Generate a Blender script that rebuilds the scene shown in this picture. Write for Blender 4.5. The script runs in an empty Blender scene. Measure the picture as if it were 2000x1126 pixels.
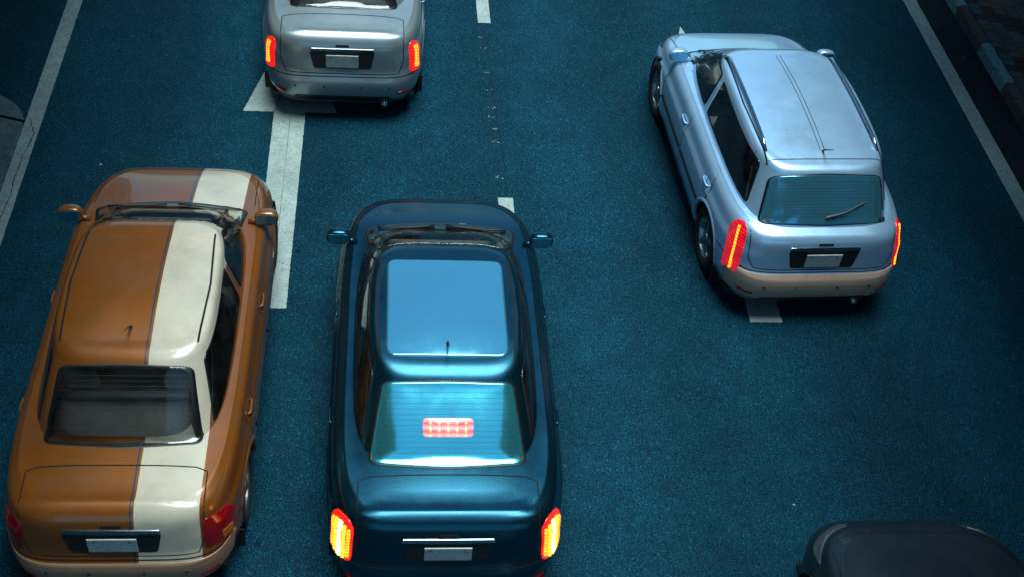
import bpy, bmesh, math, random
import numpy as np
from mathutils import Vector, Matrix
from mathutils.bvhtree import BVHTree
random.seed(7); rng = np.random.default_rng(7)
S = bpy.context.scene
C = S.collection

# ------------------------------------------------------------------ camera
cam = bpy.data.objects.new('camera', bpy.data.cameras.new('camera'))
C.objects.link(cam); S.camera = cam
cam.data.sensor_width = 36; cam.data.lens = 36*2391/2000; cam.data.clip_end = 600
RM = Matrix(((0.994221573217111, -0.011930658878605333, -0.10668234497054872),
             (-0.067429464729513, 0.7038689739308813, -0.707122149860814),
             (0.08352682584645586, 0.7102296297087376, 0.6989972406582198)))
cam.matrix_world = Matrix.Translation((0, 0, 8.2)) @ RM.to_4x4()
S.render.resolution_x, S.render.resolution_y = 1024, 576

# ------------------------------------------------------------------ light
SUN_EL, SUN_AZ = 84, 50            # azimuth measured from +Y (ahead) towards +X (right)
wd = bpy.data.worlds.new('World'); S.world = wd; wd.use_nodes = True
nt = wd.node_tree; nt.nodes.clear()
sky = nt.nodes.new('ShaderNodeTexSky'); sky.sky_type = 'NISHITA'; sky.sun_disc = False
sky.sun_elevation = math.radians(SUN_EL); sky.sun_rotation = math.radians(SUN_AZ)
sky.dust_density = 1.0; sky.ozone_density = 3.0
tint = nt.nodes.new('ShaderNodeMix'); tint.data_type = 'RGBA'; tint.blend_type = 'MULTIPLY'
tint.inputs[0].default_value = 1; tint.inputs[7].default_value = (0.52, 0.94, 0.97, 1)
bg = nt.nodes.new('ShaderNodeBackground'); bg.inputs[1].default_value = 0.05
out = nt.nodes.new('ShaderNodeOutputWorld')
nt.links.new(sky.outputs[0], tint.inputs[6]); nt.links.new(tint.outputs[2], bg.inputs[0]); nt.links.new(bg.outputs[0], out.inputs[0])
sl = bpy.data.lights.new('sun', 'SUN'); sl.energy = 1.5; sl.angle = math.radians(36); sl.color = (0.88, 1.0, 0.96)
so = bpy.data.objects.new('sun', sl); C.objects.link(so)
a, e = math.radians(SUN_AZ), math.radians(SUN_EL)
sd = Vector((math.sin(a)*math.cos(e), math.cos(a)*math.cos(e), math.sin(e)))
so.rotation_euler = sd.to_track_quat('Z', 'Y').to_euler(); so.location = (0, 0, 30)
S.view_settings.view_transform = 'Standard'; S.view_settings.look = 'None'
S.view_settings.exposure = 1.6; S.view_settings.gamma = 1.0
S.render.engine = 'CYCLES'

# ------------------------------------------------------------------ node helpers
class NT:
    def __init__(s, name):
        s.m = bpy.data.materials.new(name); s.m.use_nodes = True
        s.t = s.m.node_tree; s.t.nodes.clear()
        s.b = s.n('ShaderNodeBsdfPrincipled'); o = s.n('ShaderNodeOutputMaterial'); s.l(s.b.outputs[0], o.inputs[0])
        s.tc = s.n('ShaderNodeTexCoord')
    def n(s, k, **kw):
        x = s.t.nodes.new(k)
        for a_, v in kw.items(): setattr(x, a_, v)
        return x
    def l(s, a_, b_): s.t.links.new(a_, b_)
    def set(s, **kw):
        for k, v in kw.items():
            s.b.inputs[k.replace('_', ' ')].default_value = v
    def noise(s, sc, det=3, rough=.5, co='Object', vec=None):
        x = s.n('ShaderNodeTexNoise'); x.inputs['Scale'].default_value = sc; x.inputs['Detail'].default_value = det; x.inputs['Roughness'].default_value = rough
        s.l(vec if vec is not None else s.tc.outputs[co], x.inputs['Vector']); return x.outputs['Fac']
    def vor(s, sc, feat='F1', outp='Distance', co='Object', vec=None):
        x = s.n('ShaderNodeTexVoronoi'); x.feature = feat; x.inputs['Scale'].default_value = sc
        s.l(vec if vec is not None else s.tc.outputs[co], x.inputs['Vector']); return x.outputs[outp]
    def ramp(s, v, stops):
        r = s.n('ShaderNodeValToRGB'); cr = r.color_ramp
        while len(cr.elements) > 1: cr.elements.remove(cr.elements[-1])
        for i, (p, c) in enumerate(stops):
            el = cr.elements[0] if i == 0 else cr.elements.new(p)
            el.position = p; el.color = (c, c, c, 1) if isinstance(c, (int, float)) else (*c, 1)
        s.l(v, r.inputs[0]); return r.outputs[0]
    def mix(s, f, a_, b_, mode='MIX'):
        x = s.n('ShaderNodeMix'); x.data_type = 'RGBA'; x.blend_type = mode
        for i, v in ((0, f), (6, a_), (7, b_)):
            if hasattr(v, 'links'): s.l(v, x.inputs[i])
            elif i == 0: x.inputs[0].default_value = v
            else: x.inputs[i].default_value = (*v, 1)
        return x.outputs[2]
    def math(s, op, a_, b_=0.0):
        x = s.n('ShaderNodeMath'); x.operation = op
        for i, v in ((0, a_), (1, b_)):
            if hasattr(v, 'links'): s.l(v, x.inputs[i])
            else: x.inputs[i].default_value = v
        return x.outputs[0]
    def bump(s, h, dist, st=1.0):
        x = s.n('ShaderNodeBump'); x.inputs['Distance'].default_value = dist; x.inputs['Strength'].default_value = st
        s.l(h, x.inputs['Height']); s.l(x.outputs[0], s.b.inputs['Normal'])
    def col(s, v): s.l(v, s.b.inputs['Base Color'])

def asphalt(name, lo, mid, hi, sp=1.0):
    m = NT(name)
    g = m.noise(150, 3, .7); v = m.vor(125, outp='Color'); big = m.noise(.55, 4, .6); med = m.noise(3.5, 5, .65)
    vv = m.n('ShaderNodeSeparateColor'); m.l(v, vv.inputs[0])
    c = m.ramp(g, [(.34, lo), (.50, mid), (.66, hi)])
    c = m.mix(1, c, m.ramp(vv.outputs[0], [(0, .35), (.5, .95), (.85, 1.35), (.97, 2.0), (1, 4.5)]), 'MULTIPLY')
    c = m.mix(1, c, m.ramp(big, [(.3, .80), (.7, 1.12)]), 'MULTIPLY')
    c = m.mix(1, c, m.ramp(med, [(.3, .82), (.7, 1.12)]), 'MULTIPLY')
    # wheel tracks along the lanes, tar spots, and a faint crack net
    sx_ = m.n('ShaderNodeSeparateXYZ'); m.l(m.tc.outputs['Object'], sx_.inputs[0])
    wv = m.math('ADD', sx_.outputs[0], m.math('MULTIPLY', m.noise(.4, 2), .5))
    tr = m.math('SINE', m.math('MULTIPLY', wv, 3.6))
    c = m.mix(1, c, m.ramp(m.math('ADD', m.math('MULTIPLY', tr, .5), .5), [(0, .84), (1, 1.08)]), 'MULTIPLY')
    tar = m.vor(1.7, outp='Distance'); tn = m.math('ADD', tar, m.math('MULTIPLY', m.noise(16, 4), .05))
    c = m.mix(m.ramp(tn, [(.055, .8), (.075, 0)]), c, (.002, .008, .012))
    w = m.n('ShaderNodeTexVoronoi'); w.feature = 'DISTANCE_TO_EDGE'; w.inputs['Scale'].default_value = .35
    mp = m.n('ShaderNodeMapping'); nz = m.n('ShaderNodeTexNoise'); nz.inputs['Scale'].default_value = 2.5; nz.inputs['Detail'].default_value = 5
    m.l(m.tc.outputs['Object'], nz.inputs['Vector'])
    ad = m.n('ShaderNodeVectorMath'); ad.operation = 'MULTIPLY_ADD'; ad.inputs[1].default_value = (.7, .7, 0)
    m.l(nz.outputs['Color'], ad.inputs[0]); m.l(m.tc.outputs['Object'], ad.inputs[2]); m.l(ad.outputs[0], w.inputs['Vector'])
    crack = m.ramp(w.outputs['Distance'], [(0, .55), (.002, .72), (.004, 1)])
    c = m.mix(.45, c, m.mix(1, c, crack, 'MULTIPLY'))
    m.col(c)
    m.l(m.ramp(m.noise(60, 2), [(.3, .48), (.7, .85)]), m.b.inputs['Roughness'])
    m.b.inputs['Specular IOR Level'].default_value = .07*sp
    h = m.math('ADD', m.vor(60), m.math('MULTIPLY', m.noise(120, 3), .5))
    m.bump(h, .006, .9)
    return m.m

def road_paint(name, base, wear=.44, cracks=True):
    m = NT(name)
    n1 = m.noise(9, 6, .7); n2 = m.noise(95, 3, .7); n3 = m.noise(1.3, 4)
    c = m.mix(1, base, m.ramp(n1, [(.3, .72), (.65, 1.06)]), 'MULTIPLY')
    c = m.mix(1, c, m.ramp(n3, [(.3, .82), (.7, 1.08)]), 'MULTIPLY')
    c = m.mix(m.ramp(n2, [(wear-.10, .85), (wear+.02, 0)]), c, (.03, .05, .06))
    sp = m.vor(11, outp='Distance')
    c = m.mix(m.ramp(sp, [(.06, 1), (.09, 0)]), c, (.02, .03, .035))
    st = m.noise(5, 5, .75)
    c = m.mix(m.ramp(st, [(.60, 0), (.72, .6)]), c, (.05, .08, .09))
    m.col(c); m.set(Roughness=.6); m.bump(m.noise(80, 3), .003, .8)
    return m.m

def rough_mat(name, col, var=.25, sc=20, rough=.8, bump=.004):
    m = NT(name)
    c = m.mix(1, col, m.ramp(m.noise(sc, 5, .65), [(.3, 1-var), (.7, 1+var)]), 'MULTIPLY')
    c = m.mix(1, c, m.ramp(m.noise(sc*.12, 3), [(.3, 1-var*.6), (.7, 1+var*.4)]), 'MULTIPLY')
    m.col(c); m.set(Roughness=rough); m.bump(m.noise(sc*3, 3), bump, .8)
    return m.m

def car_paint(name, col, metallic=.5, rough=.28, coat=1.0, dirt=.25, cr=.04, sky_reflection=None):
    m = NT(name)
    fl = m.vor(900, outp='Color'); s2 = m.n('ShaderNodeSeparateColor'); m.l(fl, s2.inputs[0])
    c = m.mix(1, col, m.ramp(s2.outputs[0], [(0, .85), (1, 1.15)]), 'MULTIPLY')
    if sky_reflection:      # painted sky reflection: one band of another colour running the whole length of the car
        sx_ = m.n('ShaderNodeSeparateXYZ'); m.l(m.tc.outputs['Object'], sx_.inputs[0])
        a1 = m.math('MULTIPLY', m.math('GREATER_THAN', sx_.outputs[0], sky_reflection[0]), m.math('LESS_THAN', sx_.outputs[0], sky_reflection[1]))
        a2 = m.math('MULTIPLY', m.math('GREATER_THAN', sx_.outputs[0], sky_reflection[0]-.03), m.math('LESS_THAN', sx_.outputs[0], sky_reflection[0]-.018))
        c = m.mix(a1, c, sky_reflection[2]); c = m.mix(a2, c, (.02, .05, .09))
        m.l(m.ramp(a1, [(0, metallic), (1, 0.0)]), m.b.inputs['Metallic'])
    d = m.ramp(m.noise(2.3, 6, .7), [(.40, 0), (.75, dirt)])
    c = m.mix(d, c, (.11, .10, .085)); m.col(c)
    if not sky_reflection: m.set(Metallic=metallic)
    m.set(Coat_Weight=coat, Coat_Roughness=cr)
    m.bump(m.noise(1400, 2), .0002, .25)
    m.l(m.ramp(m.noise(3, 5, .7), [(.3, rough), (.75, rough+.14)]), m.b.inputs['Roughness'])
    return m.m

def glass_mat(name, col=(.006, .010, .014), metallic=0.0, rough=.03, spec=.6):
    m = NT(name)
    c = m.mix(m.ramp(m.noise(5, 5, .7), [(.5, 0), (.8, .10)]), col, (.12, .12, .11)); m.col(c)
    m.set(Metallic=metallic, Coat_Weight=1.0, Coat_Roughness=.02)
    m.b.inputs['Specular IOR Level'].default_value = spec
    m.l(m.ramp(m.noise(7, 5), [(.35, rough), (.8, rough+.06)]), m.b.inputs['Roughness'])
    return m.m

def plain(name, col, rough=.5, metallic=0.0, em=None, es=0.0):
    m = NT(name)
    c = m.mix(1, col, m.ramp(m.noise(35, 4), [(.3, .88), (.7, 1.1)]), 'MULTIPLY'); m.col(c)
    m.set(Roughness=rough, Metallic=metallic)
    if name == 'number_plate': m.col(m.mix(m.ramp(m.noise(9, 5, .7), [(.4, 0), (.75, .55)]), c, (.12, .11, .09)))
    if em: m.set(Emission_Color=(*em, 1), Emission_Strength=es)
    return m.m

M = {}
M['asphalt'] = asphalt('asphalt', (.0004, .0035, .0095), (.0014, .0315, .057), (.008, .096, .152))
M['gutter_asphalt'] = asphalt('gutter_asphalt', (.005, .010, .014), (.009, .018, .024), (.018, .032, .040), .7)
M['paint'] = road_paint('road_paint', (.36, .45, .43))
M['paint_worn'] = road_paint('worn_road_paint', (.27, .37, .38), .47)
M['concrete'] = rough_mat('concrete', (.05, .10, .11), .45, 9)
M['kerb_dark'] = rough_mat('kerb_stone', (.045, .05, .05), .5, 22, .9, .012)
M['kerb_light'] = rough_mat('painted_kerb', (.11, .24, .27), .35, 22, .8, .01)
M['iron'] = rough_mat('cast_iron', (.03, .045, .05), .4, 30, .5)
M['black'] = plain('black_plastic', (.012, .012, .013), .45)
M['seam'] = plain('panel_gap', (.003, .003, .003), .9)
M['rubber'] = plain('tyre_rubber', (.014, .014, .015), .85)
M['rim'] = plain('alloy_rim', (.35, .37, .39), .3, .9)
M['chrome'] = plain('chrome', (.6, .63, .66), .12, 1.0)
M['plate'] = plain('number_plate', (.50, .54, .54), .4)
M['glass'] = glass_mat('tinted_glass')
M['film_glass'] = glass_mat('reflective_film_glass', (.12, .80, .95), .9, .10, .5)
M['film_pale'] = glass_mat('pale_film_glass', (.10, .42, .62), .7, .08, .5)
M['trim'] = rough_mat('cabin_trim', (.16, .15, .14), .2, 30, .9, .001)
M['cloth'] = rough_mat('seat_cloth', (.34, .31, .28), .25, 60, .95, .002)
def clear_glass(name, tintc):
    m = NT(name); t = m.t; o = [x for x in t.nodes if x.type == 'OUTPUT_MATERIAL'][0]
    tr = m.n('ShaderNodeBsdfTransparent'); tr.inputs[0].default_value = (*tintc, 1)
    gl = m.n('ShaderNodeBsdfGlossy'); gl.inputs[0].default_value = (1, 1, 1, 1); gl.inputs['Roughness'].default_value = .03
    fr = m.n('ShaderNodeFresnel'); fr.inputs[0].default_value = 1.62; mx = m.n('ShaderNodeMixShader'); mx2 = m.n('ShaderNodeMixShader')
    m.l(fr.outputs[0], mx.inputs[0]); m.l(tr.outputs[0], mx.inputs[1]); m.l(gl.outputs[0], mx.inputs[2])
    m.set(Base_Color=(.10, .10, .095, 1), Roughness=.9)
    m.l(m.ramp(m.noise(4, 6, .7), [(.42, .015), (.75, .14)]), mx2.inputs[0]); m.l(mx.outputs[0], mx2.inputs[1]); m.l(m.b.outputs[0], mx2.inputs[2]); m.l(mx2.outputs[0], o.inputs[0])
    return m.m
M['glass'] = clear_glass('tinted_clear_glass', (.80, .86, .86))
M['heater'] = plain('heater_wire', (.05, .035, .025), .5)
M['red_lens'] = plain('red_lens', (.25, .004, .006), .12)
M['clear_lens'] = plain('clear_lens', (.06, .07, .08), .1)
M['amber_lens'] = plain('amber_lens', (.35, .10, .01), .15)

# ------------------------------------------------------------------ object helpers
def mesh_obj(name, vs, fs, mat, parent=None, smooth=True):
    me = bpy.data.meshes.new(name); me.from_pydata([tuple(map(float, v)) for v in vs], [], fs); me.validate()
    if smooth: me.polygons.foreach_set('use_smooth', [True]*len(me.polygons))
    me.materials.append(mat); me.update()
    o = bpy.data.objects.new(name, me); C.objects.link(o)
    if parent: o.parent = parent
    return o
def thing(name, label, cat, loc=(0, 0, 0), rz=0, group=None):
    o = bpy.data.objects.new(name, None); C.objects.link(o); o.empty_display_size = .2
    o.location = loc; o.rotation_euler = (0, 0, rz); o['label'] = label; o['category'] = cat
    if group: o['group'] = group
    return o
def tag(o, label, cat, group=None, kind=None):
    o['label'] = label; o['category'] = cat
    if group: o['group'] = group
    if kind: o['kind'] = kind
    return o
def struct(name, vs, fs, mat, smooth=False, label=None):
    o = mesh_obj(name, vs, fs, mat, None, smooth); o['kind'] = 'structure'
    if label: o['label'] = label
    return o
class MB:
    def __init__(s): s.v = []; s.f = []
    def add(s, vs, fs):
        n = len(s.v); s.v += [tuple(v) for v in vs]; s.f += [tuple(i+n for i in f) for f in fs]; return s
    def box(s, x0, x1, y0, y1, z0, z1, bev=0.0):
        if bev <= 0:
            v = [(x, y, z) for z in (z0, z1) for y in (y0, y1) for x in (x0, x1)]
            return s.add(v, [(0, 2, 3, 1), (4, 5, 7, 6), (0, 1, 5, 4), (2, 6, 7, 3), (0, 4, 6, 2), (1, 3, 7, 5)])
        b = bev
        r = [[(x0+i, y0), (x1-i, y0), (x1, y0+i), (x1, y1-i), (x1-i, y1), (x0+i, y1), (x0, y1-i), (x0, y0+i)] for i in (b,)][0]
        ri = [(min(max(x, x0+b), x1-b), min(max(y, y0+b), y1-b)) for x, y in r]
        v = [(x, y, z0+b) for x, y in r]+[(x, y, z1-b) for x, y in r]+[(x, y, z1) for x, y in ri]+[(x, y, z0) for x, y in ri]
        f = []
        for i in range(8):
            j = (i+1) % 8
            f += [(i, j, j+8, i+8), (i+8, j+8, j+16, i+16), (j, i, i+24, j+24)]
        f += [tuple(range(16, 24)), tuple(range(31, 23, -1))]
        return s.add(v, f)
    def tube(s, pts, rad, n=8, closed=False):
        pts = [Vector(p) for p in pts]; N = len(pts); vs = []; fs = []
        rad = rad if isinstance(rad, (list, tuple)) else [rad]*N
        for i, p in enumerate(pts):
            if closed: t = (pts[(i+1) % N]-pts[i-1])
            else: t = pts[min(i+1, N-1)]-pts[max(i-1, 0)]
            t.normalize(); a_ = Vector((0, 0, 1)) if abs(t.z) < .9 else Vector((1, 0, 0))
            u = t.cross(a_).normalized(); w = t.cross(u)
            for k in range(n):
                th = 2*math.pi*k/n; vs.append(p+(u*math.cos(th)+w*math.sin(th))*rad[i])
        for i in range(N if closed else N-1):
            j = (i+1) % N
            for k in range(n):
                l_ = (k+1) % n; fs.append((i*n+k, i*n+l_, j*n+l_, j*n+k))
        if not closed: fs += [tuple(range(n-1, -1, -1)), tuple((N-1)*n+k for k in range(n))]
        return s.add(vs, fs)
    def lathe(s, prof, c, axis='x', n=40, flip=1):
        vs = []; fs = []
        for r, h in prof:
            for k in range(n):
                th = 2*math.pi*k/n
                vs.append((c[0]+h*flip, c[1]+r*math.cos(th), c[2]+r*math.sin(th)) if axis == 'x' else (c[0]+r*math.cos(th), c[1]+r*math.sin(th), c[2]+h))
        for i in range(len(prof)-1):
            for k in range(n):
                l_ = (k+1) % n; fs.append((i*n+k, i*n+l_, (i+1)*n+l_, (i+1)*n+k))
        return s.add(vs, fs)
    def build(s, name, mat, parent=None, smooth=False): return mesh_obj(name, s.v, s.f, mat, parent, smooth)
def cr(tab, x):
    """smooth (monotone-ish) interpolation through a table of (x, value)"""
    xs = [t[0] for t in tab]
    if x <= xs[0]: return tab[0][1]
    if x >= xs[-1]: return tab[-1][1]
    i = max(j for j in range(len(xs)) if xs[j] <= x); i = min(i, len(xs)-2)
    def d(j):
        if j <= 0 or j >= len(xs)-1: return 0.0 if len(xs) > 2 else (tab[1][1]-tab[0][1])/(xs[1]-xs[0])
        a_ = (tab[j][1]-tab[j-1][1])/(xs[j]-xs[j-1]); b_ = (tab[j+1][1]-tab[j][1])/(xs[j+1]-xs[j])
        return 0.0 if a_*b_ <= 0 else 2*a_*b_/(a_+b_)
    h = xs[i+1]-xs[i]; t = (x-xs[i])/h; m0, m1 = d(i)*h, d(i+1)*h
    return (2*t**3-3*t*t+1)*tab[i][1]+(t**3-2*t*t+t)*m0+(-2*t**3+3*t*t)*tab[i+1][1]+(t**3-t*t)*m1
def rpoly(pts, r, seg=5):
    """rounded polygon outline, resampled"""
    out = []; n = len(pts)
    for i in range(n):
        p0, p1, p2 = (Vector(pts[i-1]), Vector(pts[i]), Vector(pts[(i+1) % n]))
        a_ = (p0-p1); b_ = (p2-p1); ra = min(r, a_.length*.45, b_.length*.45)
        A = p1+a_.normalized()*ra; B = p1+b_.normalized()*ra
        for k in range(seg+1):
            t = k/seg; out.append((1-t)**2*A+2*t*(1-t)*p1+t*t*B)
    res = []
    for i in range(len(out)):
        a_, b_ = out[i], out[(i+1) % len(out)]; m = max(1, int((b_-a_).length/.05))
        for k in range(m): res.append(a_.lerp(b_, k/m))
    return res

# ------------------------------------------------------------------ the car body
class Car:
    def __init__(s, root, P, paint):
        s.P = P; s.root = root; s.paint = paint
        L, W = P['L'], P['W']/2
        NF, wr = 240, P.get('wheel_r', .32)
        s.axles = (P.get('ax0', .86), L-P.get('ax1', .84)); s.wr = wr
        zb0 = .19
        top = P['deck']      # table y -> z of the shoulder / deck
        rear = P['rear']     # table k -> inset of the rear face
        wid = P['wid']
        ks = [0, .04, .1, .17, .24, .31, .38, .45, .52, .58, .63, .67, .71, .75, .79, .83, .87, .90, .93, .955, .975, .99, 1.0]
        vs = []; fs = []
        front = [(0, .10), (.2, .02), (.42, 0), (.62, .03), (.85, .16), (.95, .24), (1, .34)]
        nr, nf = P.get('nr', 6.2), P.get('nf', 5.0)
        def outline(k, phi, sc=1.0):
            w = W*cr(wid, k); y0 = cr(rear, k); y1 = L-cr(front, k); yc = (y0+y1)/2; l_ = (y1-y0)/2
            c_, s_ = math.cos(phi), math.sin(phi); n_ = nf if s_ > 0 else nr
            ex = 2/n_
            x = w*math.copysign(abs(c_)**ex, c_); y = yc+l_*math.copysign(abs(s_)**ex, s_)
            if y > yc: x *= 1-.07*max(0, (y-yc)/l_-.25)**2
            else: x *= 1-P.get('tail_taper', .04)*max(0, (yc-y)/l_-.3)**2
            return x*sc, yc+(y-yc)*sc
        phis = [2*math.pi*(i+.5)/NF for i in range(NF)]
        # even out samples: superellipse parameter
        def even(n_pts, k):
            dense = [outline(k, 2*math.pi*i/2400) for i in range(2401)]
            d = [0]
            for i in range(2400): d.append(d[-1]+math.dist(dense[i], dense[i+1]))
            out_ = []; j = 0
            for i in range(n_pts):
                t = d[-1]*i/n_pts
                while d[j+1] < t: j += 1
                out_.append(2*math.pi*(j+(t-d[j])/max(1e-9, d[j+1]-d[j]))/2400)
            return out_
        phis = even(NF, .5)
        for k in ks:
            for ph in phis:
                x, y = outline(k, ph); z = zb0+(cr(top, y)-zb0)*min(1, k)
                vs.append((x, y, z))
        rings = [.985, .95, .9, .82, .72, .6, .46, .3, .15, .05]
        for r in rings:
            for ph in phis:
                x, y = outline(1.0, ph, r); z = cr(top, y)+P.get('crown', .045)*(1-(abs(x)/W/.84)**2.4 if abs(x) < W*.84 else 0)*min(1, (1-r)*5) 
                vs.append((x, y, z))
        vs.append((0, (cr(rear, 1)+L-cr(front, 1))/2, cr(top, L/2)+P.get('crown', .045)))
        n_r = len(ks)+len(rings)
        def cut(q):
            x, y, z = q
            for ay in s.axles:
                if (y-ay)**2+(z-wr)**2 < (wr+.045)**2 and abs(x) > W-.30: return True
            return False
        for i in range(n_r-1):
            for j in range(NF):
                j2 = (j+1) % NF; q = (i*NF+j, i*NF+j2, (i+1)*NF+j2, (i+1)*NF+j)
                cx = [sum(vs[a_][d] for a_ in q)/4 for d in range(3)]
                if cut(cx): continue
                fs.append(q)
        c0 = len(vs)-1
        for j in range(NF): fs.append(((n_r-1)*NF+j, (n_r-1)*NF+(j+1) % NF, c0))
        fs.append(tuple(range(NF-1, -1, -1)))
        s.bmesh = (list(vs), list(fs))
        # snap the arch boundary to a true circle
        lowv, lowf = vs, fs
        # greenhouse
        g = P['gh']; gv = []; gf = []
        gks = [.86*i/34 for i in range(34)]+[.86, .885, .91, .93, .945, .958, .97, .98, .987, .994, 1.0]
        NG = 360
        zr = P['roof']; ymid = (g['r1']+g['f1'])/2
        def gout(k, phi, sc=1.0):
            kk = k
            rnd = 0 if k < .86 else (1-math.sqrt(max(0, 1-((k-.86)/.14)**2)))
            w = (g['w0']+(g['w1']-g['w0'])*kk)/2*(1-.10*rnd)
            y0 = g['r0']+(g['r1']-g['r0'])*kk+.10*rnd-.05*math.sin(math.pi*kk)*g.get('bow', 1); y1 = g['f0']+(g['f1']-g['f0'])*kk-.14*rnd+.05*math.sin(math.pi*kk)
            yc = (y0+y1)/2; l_ = (y1-y0)/2; c_, s_ = math.cos(phi), math.sin(phi)
            n_ = g.get('nf', 5) if s_ > 0 else g.get('nr', 5.5)
            x = w*math.copysign(abs(c_)**(2/n_), c_); y = yc+l_*math.copysign(abs(s_)**(2/n_), s_)
            x *= 1-.06*abs((y-yc)/l_)**2
            return x*sc, yc+(y-yc)*sc
        dense = [gout(.5, 2*math.pi*i/2400) for i in range(2401)]; d = [0]
        for i in range(2400): d.append(d[-1]+math.dist(dense[i], dense[i+1]))
        gph = []; j = 0
        for i in range(NG):
            t = d[-1]*i/NG
            while d[j+1] < t: j += 1
            gph.append(2*math.pi*(j+(t-d[j])/max(1e-9, d[j+1]-d[j]))/2400)
        def zroof(y): return zr-.022*((y-ymid)/.8)**2*P.get('arch', 1)
        for k in gks:
            for ph in gph:
                x, y = gout(k, ph); zb = cr(top, y)-.04
                zz = k if k < .86 else .86+.14*math.sin(math.pi/2*min(1, (k-.86)/.14))
                gv.append((x, y, zb+(zroof(y)-.035-zb)*zz))
        grs = [.985, .94, .86, .76, .62, .46, .3, .14, .05]
        for r in grs:
            for ph in gph:
                x, y = gout(1.0, ph, r); gv.append((x, y, zroof(y)-.035+.035*(1-r**2.2)))
        gyc = (gout(1, math.pi/2)[1]+gout(1, -math.pi/2)[1])/2; gv.append((0, gyc, zroof(gyc)))
        nn = len(gks)+len(grs)
        for i in range(nn-1):
            for j in range(NG):
                j2 = (j+1) % NG; gf.append((i*NG+j, i*NG+j2, (i+1)*NG+j2, (i+1)*NG+j))
        for j in range(NG): gf.append(((nn-1)*NG+j, (nn-1)*NG+(j+1) % NG, len(gv)-1))
        off = len(lowv)
        allv = lowv+gv; allf = lowf+[tuple(i+off for i in f) for f in gf]
        s.off = len(lowf); s.allv, s.allf = allv, allf
        s.body = mesh_obj('body', allv, allf, paint, root)
        s.bvh = BVHTree.FromPolygons([Vector(v) for v in allv], allf)
        # wheel arch liners
        for ay in s.axles:
            for sx in (-1, 1):
                lip = MB(); lin = MB(); pts = []
                for i in range(41):
                    th = math.pi*(-.08+1.16*i/40); y, z = ay+(wr+.05)*math.cos(th), wr+(wr+.05)*math.sin(th)
                    h = s.hit((sx*3, ay+(wr+.10)*math.cos(th), max(wr+(wr+.10)*math.sin(th), .21)), (-sx, 0, 0)); 
                    xx = h[0].x if h and abs(h[0].x) > W*.7 else sx*W*.93
                    pts.append((xx-sx*.012, y, z))
                lip.tube(pts, .026, 8)
                lin.lathe([(wr+.048, -.0), (wr+.048, -.30), (.02, -.30)], (sx*(W-.05), ay, wr), 'x', 36, sx)
                lip.build('arch_lip', paint, s.body, True); lin.build('wheel_arch', M['black'], root, True)
        s.W = W; s.L = L
    def cut_windows(s, wins):
        """open the body under every clear pane, and the deck inside the cabin"""
        g = s.P['gh']; ym = (g['r0']+g['f0'])/2; keep = []; gone = 0
        def inside(poly, x, y):
            c_ = False; n_ = len(poly)
            for i in range(n_):
                (x1, y1), (x2, y2) = poly[i], poly[i-1]
                if (y1 > y) != (y2 > y) and x < (x2-x1)*(y-y1)/(y2-y1)+x1: c_ = not c_
            return c_
        for i, f in enumerate(s.allf):
            cx = [sum(s.allv[a_][d] for a_ in f)/len(f) for d in range(3)]; x, y, z = cx
            if i < s.off:
                if len(f) < 20 and z > .8 and ((x/(g['w0']/2-.07))**6+((y-ym)/((g['f0']-g['r0'])/2-.14))**6) < 1: continue
            elif z < s.P['roof']-.03:
                q = False
                for kind, poly in wins:
                    if kind == 'rearup' and y < ym: q = inside(poly, x, y+(z-1.2)*.75/.66)
                    elif kind == 'frontup' and y > ym: q = inside(poly, x, y-(z-1.2))
                    elif kind == 'left' and x < 0: q = inside(poly, y, z)
                    elif kind == 'right' and x > 0: q = inside(poly, y, z)
                    if q: break
                if q: continue
            keep.append(f)
        me = bpy.data.meshes.new('body'); me.from_pydata(s.allv, [], keep); me.polygons.foreach_set('use_smooth', [True]*len(keep)); me.materials.append(s.paint)
        bm = bmesh.new(); bm.from_mesh(me); bmesh.ops.delete(bm, geom=[v for v in bm.verts if not v.link_faces], context='VERTS'); bm.to_mesh(me); bm.free()
        s.body.data = me
    def ring(s, kind, outer, inner, mat, off, parent):
        """flat black border between two outlines with the same number of points"""
        f = s.view(kind); vs = []; n_ = len(outer); last = None; steps = 4
        for k in range(steps+1):
            for a_, b_ in zip(outer, inner):
                q = a_.lerp(b_, k/steps); o, d = f(q.x, q.y); h = s.hit(o, d) or last; last = h
                nn = h[1] if h[1].dot(Vector(d)) < 0 else -h[1]; vs.append(h[0]+nn*(off if k else -.004))
        fs = [(k*n_+j, k*n_+(j+1) % n_, (k+1)*n_+(j+1) % n_, (k+1)*n_+j) for k in range(steps) for j in range(n_)]
        return mesh_obj('window_seal', vs, fs, mat, parent)
    def hit(s, o, d, md=8):
        r = s.bvh.ray_cast(Vector(o), Vector(d).normalized(), md)
        return (r[0], r[1]) if r[0] is not None else None
    def view(s, kind):
        """origin-less projection frames: (u,v)->(start point, direction)"""
        if kind == 'rear': return lambda u, v: ((u, -2, v), (0, 1, 0))
        if kind == 'front': return lambda u, v: ((u, s.L+2, v), (0, -1, 0))
        if kind == 'top': return lambda u, v: ((u, v, 4), (0, 0, -1))
        if kind == 'left': return lambda u, v: ((-3, u, v), (1, 0, 0))
        if kind == 'right': return lambda u, v: ((3, u, v), (-1, 0, 0))
        if kind in ('rearL', 'rearR'):      # from the rear corner, u = distance along the corner diagonal
            sx = -1 if kind == 'rearL' else 1
            dr = Vector((-sx*.75, 1, 0)).normalized(); ax = Vector((sx*dr.y, abs(dr.x), 0)).normalized()
            ax = Vector((sx, .75, 0)).normalized(); c_ = Vector((sx*s.W, .15, 0))
            return lambda u, v: (tuple(c_+ax*u-dr*2+Vector((0, 0, v))), tuple(dr))
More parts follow.
